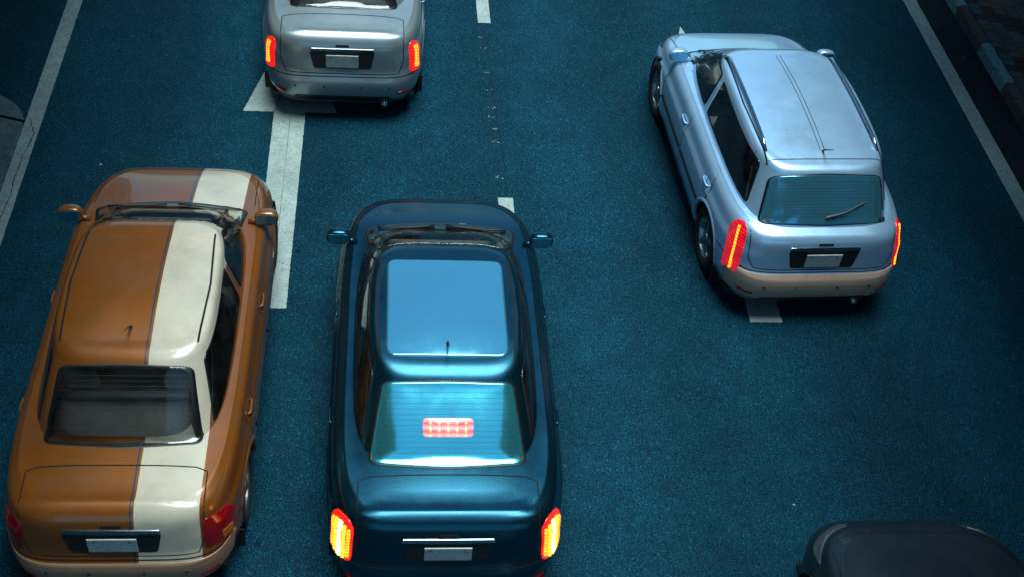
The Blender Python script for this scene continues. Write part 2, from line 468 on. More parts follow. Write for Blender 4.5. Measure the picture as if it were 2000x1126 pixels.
        if kind in ('slopeL', 'slopeR'):    # rear corner seen from 35 degrees above
            sx = -1 if kind == 'slopeL' else 1
            dr = Vector((-sx*.35, 1, -.62)).normalized(); c_ = Vector((sx*s.W, .15, 0))
            ax = Vector((sx, .35, 0)).normalized()
            return lambda u, v: (tuple(c_+ax*u-dr*2+Vector((0, 0, v))), tuple(dr))
        if kind == 'rearup':
            dr = Vector((0, .75, -.66)).normalized()
            return lambda u, v: ((u, v-2*dr.y, 1.2-2*dr.z), tuple(dr))      # v = y on the plane z=1.2
        if kind == 'frontup':
            dr = Vector((0, -.7, -.7)).normalized()
            return lambda u, v: ((u, v-2*dr.y, 1.2-2*dr.z), tuple(dr))
    def patch(s, name, kind, outline, mat, off=.003, dome=0.0, parent=None, rings=(1, .97, .85, .65, .45, .22), label=None):
        f = s.view(kind); c_ = sum(outline, Vector((0, 0)))/len(outline); vs = []; N = len(outline); last = None
        for ri, r in enumerate((1.0,)+tuple(rings)):
            for p in outline:
                q = c_+(p-c_)*r; o, d = f(q.x, q.y); h = s.hit(o, d)
                if h is None: h = last or (Vector(o)+Vector(d)*2, -Vector(d))
                last = h; n_ = h[1] if h[1].dot(Vector(d)) < 0 else -h[1]
                oo = -.006 if ri == 0 else off+dome*(1-r*r)
                vs.append(h[0]+n_*oo)
        o, d = f(c_.x, c_.y); h = s.hit(o, d) or last; n_ = h[1] if h[1].dot(Vector(d)) < 0 else -h[1]
        vs.append(h[0]+n_*(off+dome)); R_ = len(rings)+1; fs = []
        for i in range(R_-1):
            for j in range(N): fs.append((i*N+j, i*N+(j+1) % N, (i+1)*N+(j+1) % N, (i+1)*N+j))
        for j in range(N): fs.append(((R_-1)*N+j, (R_-1)*N+(j+1) % N, len(vs)-1))
        # face outwards
        a_, b_, c2 = (Vector(vs[i]) for i in fs[-1])
        if (b_-a_).cross(c2-a_).dot(n_) < 0: fs = [tuple(reversed(q)) for q in fs]
        ob = mesh_obj(name, vs, fs, mat, parent or s.root)
        if label: ob['label'] = label
        return ob
    def ribbon(s, mb, kind, pts, w=.009, off=.0015, closed=False):
        f = s.view(kind); P_ = []
        pts = [Vector(p) for p in pts]
        if closed: pts.append(pts[0])
        dense = []
        for a_, b_ in zip(pts[:-1], pts[1:]):
            m = max(1, int((b_-a_).length/.03))
            dense += [a_.lerp(b_, i/m) for i in range(m)]
        dense.append(pts[-1])
        hs = []
        for p in dense:
            o, d = f(p.x, p.y); h = s.hit(o, d)
            if h: hs.append((h[0], h[1] if h[1].dot(Vector(d)) < 0 else -h[1]))
        if len(hs) < 2: return
        vs = []; fs = []
        for i, (p, n_) in enumerate(hs):
            t = (hs[min(i+1, len(hs)-1)][0]-hs[max(i-1, 0)][0]).normalized(); sd_ = t.cross(n_).normalized()*w/2
            vs += [p+sd_+n_*off, p-sd_+n_*off]
        for i in range(len(hs)-1):
            if (hs[i][0]-hs[i+1][0]).length < .25: fs.append((2*i, 2*i+1, 2*i+3, 2*i+2))
        mb.add(vs, fs)

def wheel(car, sx, ay, steer=0):
    wr = car.wr; x = sx*(car.W-.045)
    t = MB().lathe([(wr*.60, -.19), (wr*.93, -.20), (wr*.985, -.17), (wr, -.12), (wr, -.05), (wr*.985, -.015), (wr*.93, .005), (wr*.80, .012), (wr*.66, .0), (wr*.62, -.02)], (x, ay, wr), 'x', 44, sx)
    tr = t.build('wheel', M['rubber'], car.root, True)
    r = MB().lathe([(wr*.64, -.004), (wr*.62, -.012), (wr*.57, -.06), (wr*.50, -.09), (.02, -.09)], (x, ay, wr), 'x', 40, sx)
    for k in range(5):
        th = 2*math.pi*k/5+.3; u = Vector((0, math.cos(th), math.sin(th))); w = Vector((0, -math.sin(th), math.cos(th)))
        c_ = Vector((x, ay, wr)); o1, o2 = c_+Vector((sx*-.02, 0, 0)), c_+Vector((sx*-.012, 0, 0))
        vs = [o1+w*.035, o1-w*.035, o2+u*wr*.61-w*.022, o2+u*wr*.61+w*.022]; b_ = [v-Vector((sx*.035, 0, 0)) for v in vs]
        r.add(vs+b_, [(0, 1, 2, 3), (7, 6, 5, 4), (0, 4, 5, 1), (1, 5, 6, 2), (2, 6, 7, 3), (3, 7, 4, 0)])
    r.lathe([(.05, -.03), (.045, -.008), (.001, -.004)], (x, ay, wr), 'x', 20, sx)
    r.build('rim', M['rim'], tr)

def glow(name, col, st, lens=(.3, .01, .01)):
    m = NT(name); n_ = m.ramp(m.noise(14, 3), [(.3, .65), (.7, 1.15)])
    m.set(Base_Color=(*lens, 1), Roughness=.2, Emission_Color=(*col, 1))
    sx_ = m.n('ShaderNodeSeparateXYZ'); m.l(m.tc.outputs['Object'], sx_.inputs[0])
    rb_ = m.math('ADD', .72, m.math('MULTIPLY', m.math('SINE', m.math('MULTIPLY', sx_.outputs[2], 210)), .38))
    m.l(m.math('MULTIPLY', m.math('MULTIPLY', n_, rb_), st), m.b.inputs['Emission Strength']); m.set(Coat_Weight=1.0); return m.m

def sedan_parts(car, P, lamp, glass_rear='glass', glass_roof=None):
    g = P['gh']; L = P['L']; W = car.W; root = car.root; body = car.body; wr_ = car.wr
    # --- windows: black surround then glass
    wins = []
    def win(name, kind, pts, r, mat, grow=.022):
        c_ = sum((Vector(p) for p in pts), Vector((0, 0)))/len(pts)
        big = [c_+(Vector(p)-c_)*(1+grow/max(.05, (Vector(p)-c_).length)) for p in pts]
        gl = car.patch(name, kind, rpoly(pts, r), mat, .0055)
        if mat is not M['glass']:
            car.patch('window_seal', kind, rpoly(big, r+.01), M['black'], .002, parent=gl); return gl
        o_ = rpoly(big, r+.01); i_ = [c_+(p-c_)*max(.2, 1-(grow+.034)/max(.05, (p-c_).length)) for p in o_]
        car.ring(kind, o_, i_, M['black'], .003, gl)
        mid_ = [c_+(p-c_)*max(.2, 1-(grow+.012)/max(.05, (p-c_).length)) for p in o_]
        wins.append((kind, [(p.x, p.y) for p in mid_]))
        return gl
    y_at = lambda t: g['r0']+(g['r1']-g['r0'])*t
    # rear window by plane z=1.2 sheared along (0,.75,-.66)
    def ru(t, ins=0):   # greenhouse fraction t -> v on 'rearup'
        z0 = cr(P['deck'], g['r0'])-.04; z = z0+(P['roof']-.035-z0)*t; y = y_at(t)
        return y+(z-1.2)*(.75/.66)
    w0, w1 = g['w0']/2, g['w1']/2
    win('rear_window', 'rearup', [(-w0+.16, ru(.15)), (0, ru(.15)-.03), (w0-.16, ru(.15)), (w1-.10, ru(.84)), (0, ru(.84)+.02), (-w1+.10, ru(.84))], .07, M[glass_rear])
    hw_ = MB()
    for t in np.linspace(.24, .76, 12):
        wx = (w0-.20)+((w1-.15)-(w0-.20))*(t-.1)/.74; car.ribbon(hw_, 'rearup', [(-wx, ru(t)), (wx, ru(t))], .0018, .0072)
    hw_.build('heater_wires', M['heater'], root)
    def fu(t):
        z0 = cr(P['deck'], g['f0'])-.04; z = z0+(P['roof']-.035-z0)*t; y = g['f0']+(g['f1']-g['f0'])*t
        return y-(z-1.2)
    win('windshield', 'frontup', [(-w0+.07, fu(.10)), (0, fu(.10)+.05), (w0-.07, fu(.10)), (w1-.06, fu(.84)), (0, fu(.84)+.02), (-w1+.06, fu(.84))], .07, M['glass'])
    zb = cr(P['deck'], L/2)+.045; zt = P['roof']-.115; yb = P['bpillar']
    ra, rb = y_at(.25)+.14+P.get('cp', 0), y_at(.80)+.16+P.get('cp', 0)*.6; fa, fb = g['f0']-.16, g['f1']-.02
    for side in ('left', 'right'):
        win('side_window', side, [(ra, zb), (yb-.045, zb), (yb-.055, zt), (rb, zt-.015)], .05, M['glass'], .014)
        win('side_window', side, [(yb+.045, zb), (fa, zb), (fb, zt-.01), (yb+.035, zt)], .05, M['glass'], .014)
    # --- panel gaps
    mb = MB()
    yc = P['trunk_y']     # forward edge of the boot lid
    zc = cr(P['deck'], .2)
    if not P.get('hatch'):
        lw = W*.72
        car.ribbon(mb, 'top', [(-lw, .17), (-lw, yc-.03), (-lw+.08, yc), (lw-.08, yc), (lw, yc-.03), (lw, .17)])
        car.ribbon(mb, 'rear', [(-lw, zc-.02), (-lw, .72), (-lw*.92, P['bz']+.03), (lw*.92, P['bz']+.03), (lw, .72), (lw, zc-.02)])
    else:
        lw = W*.76
        car.ribbon(mb, 'rear', [(-w1+.02, P['roof']-.09), (-lw, 1.02), (-lw, .72), (-lw*.92, P['bz']+.03), (lw*.92, P['bz']+.03), (lw, .72), (lw, 1.02), (w1-.02, P['roof']-.09)])
        car.ribbon(mb, 'top', [(-w1+.06, g['r1']+.12), (w1-.06, g['r1']+.12)], .01)
    car.ribbon(mb, 'rear', [(-W*.98, P['bz']), (W*.98, P['bz'])], .010)
    hw = W*.80
    car.ribbon(mb, 'top', [(-hw, g['f0']+.02), (-hw*.97, L-.45), (-hw*.7, L-.32), (hw*.7, L-.32), (hw*.97, L-.45), (hw, g['f0']+.02)])
    for side in ('left', 'right'):
        z1 = cr(P['deck'], L/2)-.03
        car.ribbon(mb, side, [(P['d0'], z1), (P['d0']-.02, .75), (P['d0']+.06, .52), (P['d0']+.16, .27)])
        car.ribbon(mb, side, [(yb, z1), (yb, .27)]); car.ribbon(mb, side, [(P['d1'], z1), (P['d1']+.02, .27)])
        car.ribbon(mb, side, [(P['d0']+.16, .27), (P['d1']+.02, .27)])
        car.ribbon(mb, side, [(.03, P['bz']), (car.axles[0]-.34, P['bz']-.02)])
    # roof ditches
    for sx in (-1, 1):
        car.ribbon(mb, 'top', [(sx*(w1-.075), g['r1']+.10), (sx*(w1-.045), (g['r1']+g['f1'])/2), (sx*(w1-.075), g['f1']-.10)], .016, .002)
    mb.build('panel_gap', M['seam'], body)
    # --- tail lights
    for sd_, sx in (('L', -1), ('R', 1)):
        lamp(car, sd_, sx)
    # --- number plate, recess, handle
    pz = P['plate_z']
    rec = car.patch('plate_recess', 'rear', rpoly([(-.30, pz-.09), (.30, pz-.09), (.34, pz+.10), (-.34, pz+.10)], .03), M['black'], .002)
    pl = MB(); h = car.hit((0, -2, pz), (0, 1, 0)); y = h[0].y-.012
    for z in (pz-.05, pz+.05):
        q = car.hit((.2, -2, z), (0, 1, 0)); y = min(y, q[0].y-.010)
    pl.box(-.17, .17, y-.006, y+.006, pz-.075, pz+.075, .003); p_ = pl.build('number_plate', M['plate'], root)
    for x in (-.12, .12): MB().box(x-.007, x+.007, y-.010, y-.006, pz+.045, pz+.059, .001).build('screw', M['iron'], p_)
    ch = car.patch('boot_trim', 'rear', rpoly([(-.34, pz+.105), (.34, pz+.105), (.33, pz+.135), (-.33, pz+.135)], .012), M['chrome'], .012)
    if P.get('bumper_mat'):
        car.patch('bumper', 'rear', rpoly([(-W*.89, .29), (-W*.5, .225), (W*.5, .225), (W*.89, .29), (W*.925, P['bz']-.02), (-W*.925, P['bz']-.02)], .05), P['bumper_mat'], .008, rings=(1, .985, .95, .9, .84, .78, .7, .6, .5, .4, .3, .2, .1))  # patch added only to carry the painted reflection
    # --- bumper lower valance, reflectors, exhaust, tow cap
    car.patch('valance', 'rear', rpoly([(-W*.62, .22), (W*.62, .22), (W*.56, .33), (-W*.56, .33)], .03), M['black'], .012 if P.get('bumper_mat') else .003, rings=(1, .95, .85, .7, .55, .4, .25, .12))
    for sx in (-1, 1):
        car.patch('reflector', 'rear', rpoly([(sx*W*.66, .36), (sx*W*.80, .36), (sx*W*.80, .385), (sx*W*.66, .385)], .008), M['red_lens'], .014)
    e_ = MB(); e_.tube([(W*.5, .04, .2), (W*.5, .3, .21)], [.032, .032], 16); e_.build('exhaust_pipe', M['chrome'], root, True)
    # --- mirrors
    for sx, nm in ((-1, 'left'), (1, 'right')):
        h = car.hit((sx*3, g['f0']-.28, cr(P['deck'], L/2)-.02), (-sx, 0, 0)); x0 = h[0].x
        m_ = MB(); vs = []; fs = []
        n1, n2 = 14, 10; cx, cy, cz = x0+sx*.125, g['f0']-.26, cr(P['deck'], L/2)+.05
        for i in range(n2+1):
            for j in range(n1):
                a1 = math.pi*i/n2-math.pi/2; a2 = 2*math.pi*j/n1
                cc = math.cos(a1); X = cc*math.cos(a2); Z = cc*math.sin(a2); Y = math.sin(a1)
                X = math.copysign(abs(X)**.7, X); Z = math.copysign(abs(Z)**.75, Z)
                vs.append((cx+X*.105, cy+max(Y, -.35)*.09, cz+Z*.068))
        for i in range(n2):
            for j in range(n1): fs.append((i*n1+j, i*n1+(j+1) % n1, (i+1)*n1+(j+1) % n1, (i+1)*n1+j))
        m_.add(vs, fs); m_.tube([(x0-sx*.03, cy+.01, cz-.06), (x0+sx*.05, cy, cz-.035)], [.025, .02], 8)
        mo = m_.build('mirror', car.paint, root, True)
        MB().box(cx-.085, cx+.085, cy-.036, cy-.0325, cz-.05, cz+.05, .001).build('mirror_glass', M['film_pale'], mo)
        for yy in (P['d0']+.13, yb+.12):
            h = car.hit((sx*3, yy, .80), (-sx, 0, 0)); x1 = h[0].x
            MB().tube([(x1, yy-.08, .80), (x1+sx*.018, yy-.06, .802), (x1+sx*.021, yy, .803), (x1+sx*.018, yy+.06, .802), (x1, yy+.08, .80)], .010, 8).build('door_handle', car.paint, root, True)
        for ay in car.axles: wheel(car, sx, ay)
        # headlights (front corners)
        car.patch('headlight', 'front', rpoly([(sx*W*.50, .58), (sx*W*.86, .60), (sx*W*.88, .70), (sx*W*.52, .66)], .03), M['clear_lens'], .003, .01)
    for x in (-.56, -.22, .22, .56):
        car.patch('parking_sensor', 'rear', rpoly([(x*W-.011, .44), (x*W+.011, .44), (x*W+.011, .462), (x*W-.011, .462)], .010), M['black'], .012 if P.get('bumper_mat') else .004, .002, rings=(1, .6))
    for side in ('left', 'right'):
        for a0, a1 in ((P['d0']+.18, yb-.03), (yb+.03, P['d1']-.03)):
            car.patch('side_moulding', side, rpoly([(a0, .50), (a1, .50), (a1, .545), (a0, .545)], .01), M['black'], .008, .003, rings=(1, .9, .7, .4))
    for sx in (-1, 1):
        MB().box(sx*(W-.13)-.10, sx*(W-.13)+.10, car.axles[0]-wr_-.09, car.axles[0]-wr_-.078, .10, .32, .004).build('mud_flap', M['black'], root)
    kh = car.patch('boot_handle', 'rear', rpoly([(-.07, P['plate_z']+.150), (.07, P['plate_z']+.150), (.07, P['plate_z']+.172), (-.07, P['plate_z']+.172)], .008), M['seam'], .004, rings=(1, .6))
    # --- fuel flap, antenna, wiper arms
    f_ = MB(); car.ribbon(f_, 'left', [(.98, .86), (1.13, .86), (1.13, .72), (.98, .72)], .006, .0015, True); f_.build('fuel_flap_gap', M['seam'], body)
    h = car.hit((0, g['r1']+.22, 4), (0, 0, -1))[0]
    MB().tube([(0, h.y, h.z-.01), (0, h.y-.02, h.z+.03), (0, h.y-.20, h.z+.17)], [.016, .008, .0025], 8).build('antenna', M['black'], root, True)
    for x0, x1 in ((-.55, -.05), (.05, .58)):
        w_ = MB()
        p = [];
        for t in np.linspace(0, 1, 8):
            h = car.hit((x0+(x1-x0)*t, fu(.12+.03*math.sin(3*t))+2*.707, 1.2+2*.707), (0, -.707, -.707))
            if h: p.append(h[0]+h[1]*.018)
        if len(p) > 2: w_.tube(p, .008, 6); w_.build('wiper', M['black'], root, True)
    # cabin seen through the clear glass
    car.cut_windows(wins)
    zb_ = cr(P['deck'], L/2); w_in = g['w0']-.16; y0, y1 = g['r0']+.06, g['f0']-.06; sl_ = .28 if P.get('hatch') else .55
    MB().box(-w_in/2, w_in/2, y0+.02, y1, .27, .31).build('cabin_floor', M['trim'], root)
    MB().box(-w_in/2+.02, w_in/2-.02, y0-.01, y0+sl_, zb_-.10, zb_-.075, .01).build('parcel_shelf', M['trim'], root)
    def seat(x, y, w):
        b_ = MB(); vs = []; fs = []
        prof = [(0, .32), (-.10, .62), (-.19, .95), (-.215, 1.0)]
        for k, (dy, z) in enumerate(prof):
            ww = w/2*(1 if k < 2 else .9 if k == 2 else .78)
            for (xx, yy) in ((-ww, .0), (-ww*.9, .075), (0, .055), (ww*.9, .075), (ww, 0), (ww*.9, -.06), (0, -.07), (-ww*.9, -.06)): vs.append((x+xx, y+dy+yy, z))
        for k in range(3):
            for j in range(8): fs.append((k*8+j, k*8+(j+1) % 8, (k+1)*8+(j+1) % 8, (k+1)*8+j))
        fs.append(tuple(range(24, 32))); b_.add(vs, fs)
        b_.box(x-w/2, x+w/2, y-.02, y+.46, .36, .50, .05)
        se = b_.build('seat', M['cloth'], root, True)
        for hx in ((x,) if w < .8 else (x-.36, x+.36)):
            MB().box(hx-.125, hx+.125, y-.275, y-.185, 1.03, 1.21, .035).build('headrest', M['cloth'], se)
            for q_ in (-.05, .05): MB().tube([(hx+q_, y-.225, .96), (hx+q_, y-.23, 1.05)], .008, 6).build('headrest_rod', M['chrome'], se)
    ys = y0+sl_+.24; seat(0, ys, w_in-.12); fy = P['bpillar']+.16
    for x in (-.35, .35): seat(x, fy, .50)
    MB().box(-w_in/2+.02, w_in/2-.02, y1-.50, y1-.05, zb_-.22, zb_-.06, .05).build('dashboard', M['trim'], root)
    MB().tube([(.35+.18*math.cos(t), fy+.50-.06*math.sin(t), .88+.17*math.sin(t)) for t in np.linspace(0, 2*math.pi, 24, endpoint=False)], .014, 6, True).build('steering_wheel', M['black'], root, True)
    # underbody
    MB().box(-W*.86, W*.86, .2, L-.25, .17, .26, .02).build('underbody', M['black'], root)

def lamp_outline(kind, pts, r=.04): return rpoly(pts, r)

BASE_DECK = [(0, .93), (.15, 1.0), (.21, 1.012), (.28, .985), (.45, .985), (.9, .985), (1.6, .965), (2.9, .945), (3.25, .93), (3.6, .86), (4.0, .78), (4.3, .68), (4.5, .60)]
def P_sedan(**kw):
    P = dict(L=4.45, W=1.76, deck=BASE_DECK, roof=1.44, bz=.56, plate_z=.72, trunk_y=.52, bpillar=2.28, d0=1.12, d1=3.22,
             rear=[(0, .10), (.15, .02), (.35, 0), (.46, .012), (.50, .045), (.62, .06), (.85, .085), (.93, .11), (.975, .155), (1, .22)],
             wid=[(0, .94), (.2, .99), (.5, 1.0), (.70, .992), (.76, .965), (.9, .94), (.96, .91), (1, .86)],
             gh=dict(r0=.60, r1=1.28, f0=3.42, f1=2.62, w0=1.44, w1=1.14))
    P.update(kw); return P

ymat = glow('brake_bar_yellow', (1.0, .42, .02), 1.6); wmat = glow('brake_core', (1.0, .80, .22), 2.6)
rmat = glow('brake_lens_red', (1.0, .012, .003), .75); omat = glow('tail_core_orange', (1.0, .22, .01), 1.8)
r2mat = glow('tail_lens_red', (1.0, .008, .006), .55); dmat = glow('tail_lens_dim', (1.0, .01, .03), .30)
pink = glow('high_brake_pink', (1.0, .34, .37), .60); pcore = glow('high_brake_diode', (1.0, .66, .30), .75)

def vlamp(outer, inner, bars, pts, mat, bar_mats, view='slope'):
    """tall corner lamp: pts in corner-view coordinates for sx=+1 (u grows outwards)"""
    def f(car, sd_, sx):
        o = car.patch('tail_light', view+sd_, rpoly(pts, outer), mat, .006, .012)
        c_ = sum((Vector(p) for p in pts), Vector((0, 0)))/len(pts)
        for (u0, u1, v0, v1), bm in zip(bars, bar_mats):
            car.patch('light_bar', view+sd_, rpoly([(u0, v0), (u1, v0), (u1, v1), (u0, v1)], .01), bm, .021, .003, parent=o, rings=(1, .9, .5))
    return f

def place_car(root, x, y, rz): root.location = (x, y, 0); root.rotation_euler = (0, 0, rz)

GRP = 'cars driving away along the road'
# 1. black sedan in the middle, straddling the dashed line
def black_car():
    r = thing('sedan', 'near-black blue sedan with cyan rear window and blazing orange tail lights, over the dashed line', 'car', group=GRP)
    paint = car_paint('black_car_paint', (.012, .078, .125), .92, .22, .12, .04)
    P = P_sedan(L=4.08, W=1.80, roof=1.44, gh=dict(r0=.52, r1=1.24, f0=3.32, f1=2.52, w0=1.46, w1=1.16))
    car = Car(r, P, paint)
    lamp = vlamp(.05, 0, [(-.195, -.172, .60, .90), (-.160, -.136, .58, .92), (-.124, -.086, .58, .93), (-.074, -.050, .58, .92), (-.038, -.014, .60, .90)],
                 [(-.21, .56), (.0, .58), (.015, .90), (-.04, .99), (-.16, 1.0), (-.215, .93)], rmat, [omat, ymat, wmat, ymat, omat])
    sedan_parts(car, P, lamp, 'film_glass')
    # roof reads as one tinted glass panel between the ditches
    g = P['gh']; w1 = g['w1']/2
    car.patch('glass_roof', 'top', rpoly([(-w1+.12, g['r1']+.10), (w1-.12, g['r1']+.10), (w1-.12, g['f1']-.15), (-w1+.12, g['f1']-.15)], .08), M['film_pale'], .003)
    b = car.patch('brake_light', 'rearup', rpoly([(-.185, .70), (.185, .70), (.185, .90), (-.185, .90)], .04), pink, .012, .004)
    for k in range(5):
        x = -.13+.065*k
        car.patch('diode', 'rearup', rpoly([(x-.007, .708), (x+.007, .708), (x+.007, .893), (x-.007, .893)], .004), pcore, .020, .002, parent=b, rings=(1, .6))
    return r, car
bc, bcar = black_car()
place_car(bc, .50, 4.82, math.radians(-.3))

# 2. silver car at the top edge, left lane
def silver_car():
    r = thing('sedan', 'silver grey sedan with tall red tail lights over the arrow head at the top edge', 'car', group=GRP)
    paint = car_paint('silver_car_paint', (.30, .36, .38), .55, .30, 1.0, .25)
    P = P_sedan(L=4.4, W=1.78, roof=1.47, plate_z=.74, gh=dict(r0=.56, r1=1.22, f0=3.44, f1=2.62, w0=1.46, w1=1.16))
    car = Car(r, P, paint)
    lamp = vlamp(.05, 0, [(-.10, -.075, .66, .93), (-.06, -.045, .66, .93)],
                 [(-.165, .60), (.0, .62), (.015, .90), (-.03, .97), (-.13, .98), (-.165, .93)], r2mat, [omat, omat])
    sedan_parts(car, P, lamp, 'glass')
    return r, car
sc, scar = silver_car()
place_car(sc, -.43, 10.85, math.radians(0))

# 3. pale blue hatchback in the right lane
def hatch():
    r = thing('hatchback', 'pale blue hatchback with broad bright roof and thin orange tail lights in the right lane', 'car', group=GRP)
    paint = car_paint('pale_blue_car_paint', (.42, .67, .95), .5, .26, 1.0, .12)
    dk = [(0, .95), (.12, 1.0), (.5, 1.0), (1.6, .985), (2.7, .96), (3.0, .945), (3.35, .86), (3.7, .78), (4.0, .66), (4.2, .6)]
    beige = car_paint('beige_headlight_reflection', (.60, .40, .30), .0, .4, .5, .2)  # beige stands in for warm headlights reflected in the rear
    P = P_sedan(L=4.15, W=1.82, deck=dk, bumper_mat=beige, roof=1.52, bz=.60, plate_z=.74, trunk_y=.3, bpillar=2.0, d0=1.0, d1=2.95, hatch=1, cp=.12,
                gh=dict(r0=.20, r1=.52, f0=3.20, f1=2.40, w0=1.52, w1=1.24, bow=.3))
    car = Car(r, P, paint)
    lamp = vlamp(.04, 0, [(-.088, -.072, .58, 1.07)],
                 [(-.15, .54), (.0, .56), (.01, 1.02), (-.03, 1.12), (-.12, 1.12), (-.15, 1.02)], dmat, [omat])
    sedan_parts(car, P, lamp, 'film_pale')
    # roof rails and roof ribs
    for sx in (-1, 1):
        x = sx*.535; pts = []
        for t in np.linspace(.75, 2.35, 12):
            h = car.hit((x, t, 4), (0, 0, -1))[0]; pts.append((x, t, h.z+(.035 if .8 < t < 2.3 else .0)))
        MB().tube(pts, .014, 8).build('roof_rail', M['chrome'], r, True)
    mb = MB()
    for x in (-.02, .02): car.ribbon(mb, 'top', [(x, .75), (x, 2.3)], .006, .0015)
    mb.build('roof_groove', M['seam'], car.body)
    b_, t_ = car.hit((0.02, -2, 1.10), (0, 1, 0))[0], car.hit((.34, -2, 1.20), (0, 1, 0))[0]
    w2 = MB(); w2.tube([(.0, b_.y-.02, 1.08), (.17, b_.y-.012, 1.135), (.36, t_.y-.015, 1.20)], [.016, .009, .006], 8); w2.build('rear_wiper', M['black'], r)
    return r, car
hc, hcar = hatch()
place_car(hc, 4.05, 7.90, math.radians(2.4))

# 4. orange taxi, left lane
def taxi():
    r = thing('taxi', 'orange brown taxi with a cream painted sky reflection down its right side, leftmost car', 'taxi', group=GRP)
    paint = car_paint('orange_car_paint', (.27, .078, .006), .35, .30, .9, .35, .06, (.16, .60, (.62, .54, .42)))  # cream band stands in for bright sky reflected on the right half
    peach = car_paint('peach_warm_reflection', (.42, .23, .13), .0, .4, .5, .3)  # warm reflected light put into the bumper colour
    P = P_sedan(L=4.5, W=1.74, roof=1.46, bumper_mat=peach, gh=dict(r0=.62, r1=1.26, f0=3.46, f1=2.64, w0=1.44, w1=1.14))
    car = Car(r, P, paint)
    lamp = vlamp(.04, 0, [(-.12, -.03, .66, .74)],
                 [(-.24, .62), (.0, .64), (.015, .86), (-.03, .92), (-.22, .93), (-.25, .88)], M['red_lens'], [M['amber_lens']])
    sedan_parts(car, P, lamp, 'glass')
    return r, car
tx, tcar = taxi()
place_car(tx, -1.84, 4.92, math.radians(-.3))

# 5. dark blue car just entering at the bottom right
def dark_car():
    r = thing('sedan', 'dark navy car with only its bonnet showing at the bottom right', 'car', group=GRP)
    paint = car_paint('navy_car_paint', (.002, .012, .022), .3, .4, .25, .1)
    P = P_sedan(L=4.4, W=1.76)
    car = Car(r, P, paint)
    lamp = vlamp(.04, 0, [(-.12, -.03, .66, .74)],
                 [(-.24, .62), (.0, .64), (.015, .86), (-.03, .92), (-.22, .93), (-.25, .88)], M['red_lens'], [M['amber_lens']])
    sedan_parts(car, P, lamp, 'glass')
    return r, car
dc, dcar = dark_car()
place_car(dc, 3.92, .92, math.radians(-1))

# ------------------------------------------------------------------ ground, road, markings
def sheet(x0, x1, y0, y1, z): return [(x0, y0, z), (x1, y0, z), (x1, y1, z), (x0, y1, z)], [(0, 1, 2, 3)]

struct('ground', *sheet(-300, 300, -300, 300, -.14), M['gutter_asphalt'])
struct('road', *sheet(-3.90, 6.95, -60, 120, 0), M['asphalt'])
struct('road_shoulder', *sheet(6.95, 7.44, -60, 120, 0), M['gutter_asphalt'])
struct('road_shoulder', *sheet(-7.44, -3.90, -60, 120, 0), M['asphalt'])

def poly_sheet(name, pts, z, mat, label=None, jag=.004, step=.03):
    """flat painted shape with a slightly ragged edge"""
    out_ = []; n = len(pts)
    for i in range(n):
        a_, b_ = Vector(pts[i]), Vector(pts[(i+1) % n]); L_ = (b_-a_).length; m = max(1, int(L_/step)); nrm = Vector((b_-a_)[:]).normalized(); nrm = Vector((-nrm.y, nrm.x))
        for k in range(m):
            p = a_.lerp(b_, k/m)+(nrm*random.gauss(0, jag) if k else Vector((0, 0))); out_.append((p.x, p.y, z))
    return struct(name, out_, [tuple(range(len(out_)))], mat, False, label)
Z1 = .004
# left edge line, right edge line (thermoplastic strips laid in sections)
def strip(name, x0, x1, y0, y1, mat, z=Z1):
    vs = []; fs = []; m = int((y1-y0)/.04)
    for i in range(m+1):
        y = y0+(y1-y0)*i/m; vs += [(x0+random.gauss(0, .0014), y, z), (x1+random.gauss(0, .0014), y, z)]
    fs = [(2*i, 2*i+1, 2*i+3, 2*i+2) for i in range(m)]
    return struct(name, vs, fs, mat)
strip('edge_line', -3.745, -3.575, -2, 26, M['paint_worn'])
strip('edge_line', 6.835, 7.02, -2, 26, M['paint_worn'])
# dashed centre line
for x0, x1, y0, y1 in ((1.145, 1.30, 12.90, 15.9), (1.195, 1.35, 6.62, 9.62), (1.2, 1.355, .4, 3.4), (1.15, 1.3, 19.0, 22.0)):
    strip('dashed_line', x0, x1, y0, y1, M['paint'])
# straight-ahead arrows
def arrow(cx, y0, hw=.505, sw=.17):
    poly_sheet('direction_arrow', [(cx-sw, y0), (cx+sw*.85, y0), (cx+sw, y0+2.99), (cx+hw, y0+2.99), (cx, y0+5.1), (cx-hw, y0+2.99), (cx-sw, y0+2.99)], Z1, M['paint'], None, .0015)
arrow(-1.01, 8.0); arrow(3.68, 7.88)
# seams of the three pieces the left arrow head is laid from
seam = MB()
for a_, b_ in (((-1.18, 10.99), (-.93, 12.3)), ((-.86, 11.02), (-1.02, 12.4)), ((-1.01, 8.1), (-1.0, 10.9))):
    a_, b_ = Vector(a_), Vector(b_); n_ = 30; t = (b_-a_).normalized(); w = .004
    vs = []
    for i in range(n_+1):
        p = a_.lerp(b_, i/n_); ww = w*(.3+random.random())*(1 if a_.x < -1.1 else .45); vs += [(p.x-ww, p.y, .007), (p.x+ww, p.y, .007)]
    seam.add(vs, [(2*i, 2*i+1, 2*i+3, 2*i+2) for i in range(n_)])
o = seam.build('arrow_crack', M['seam']); o['kind'] = 'structure'
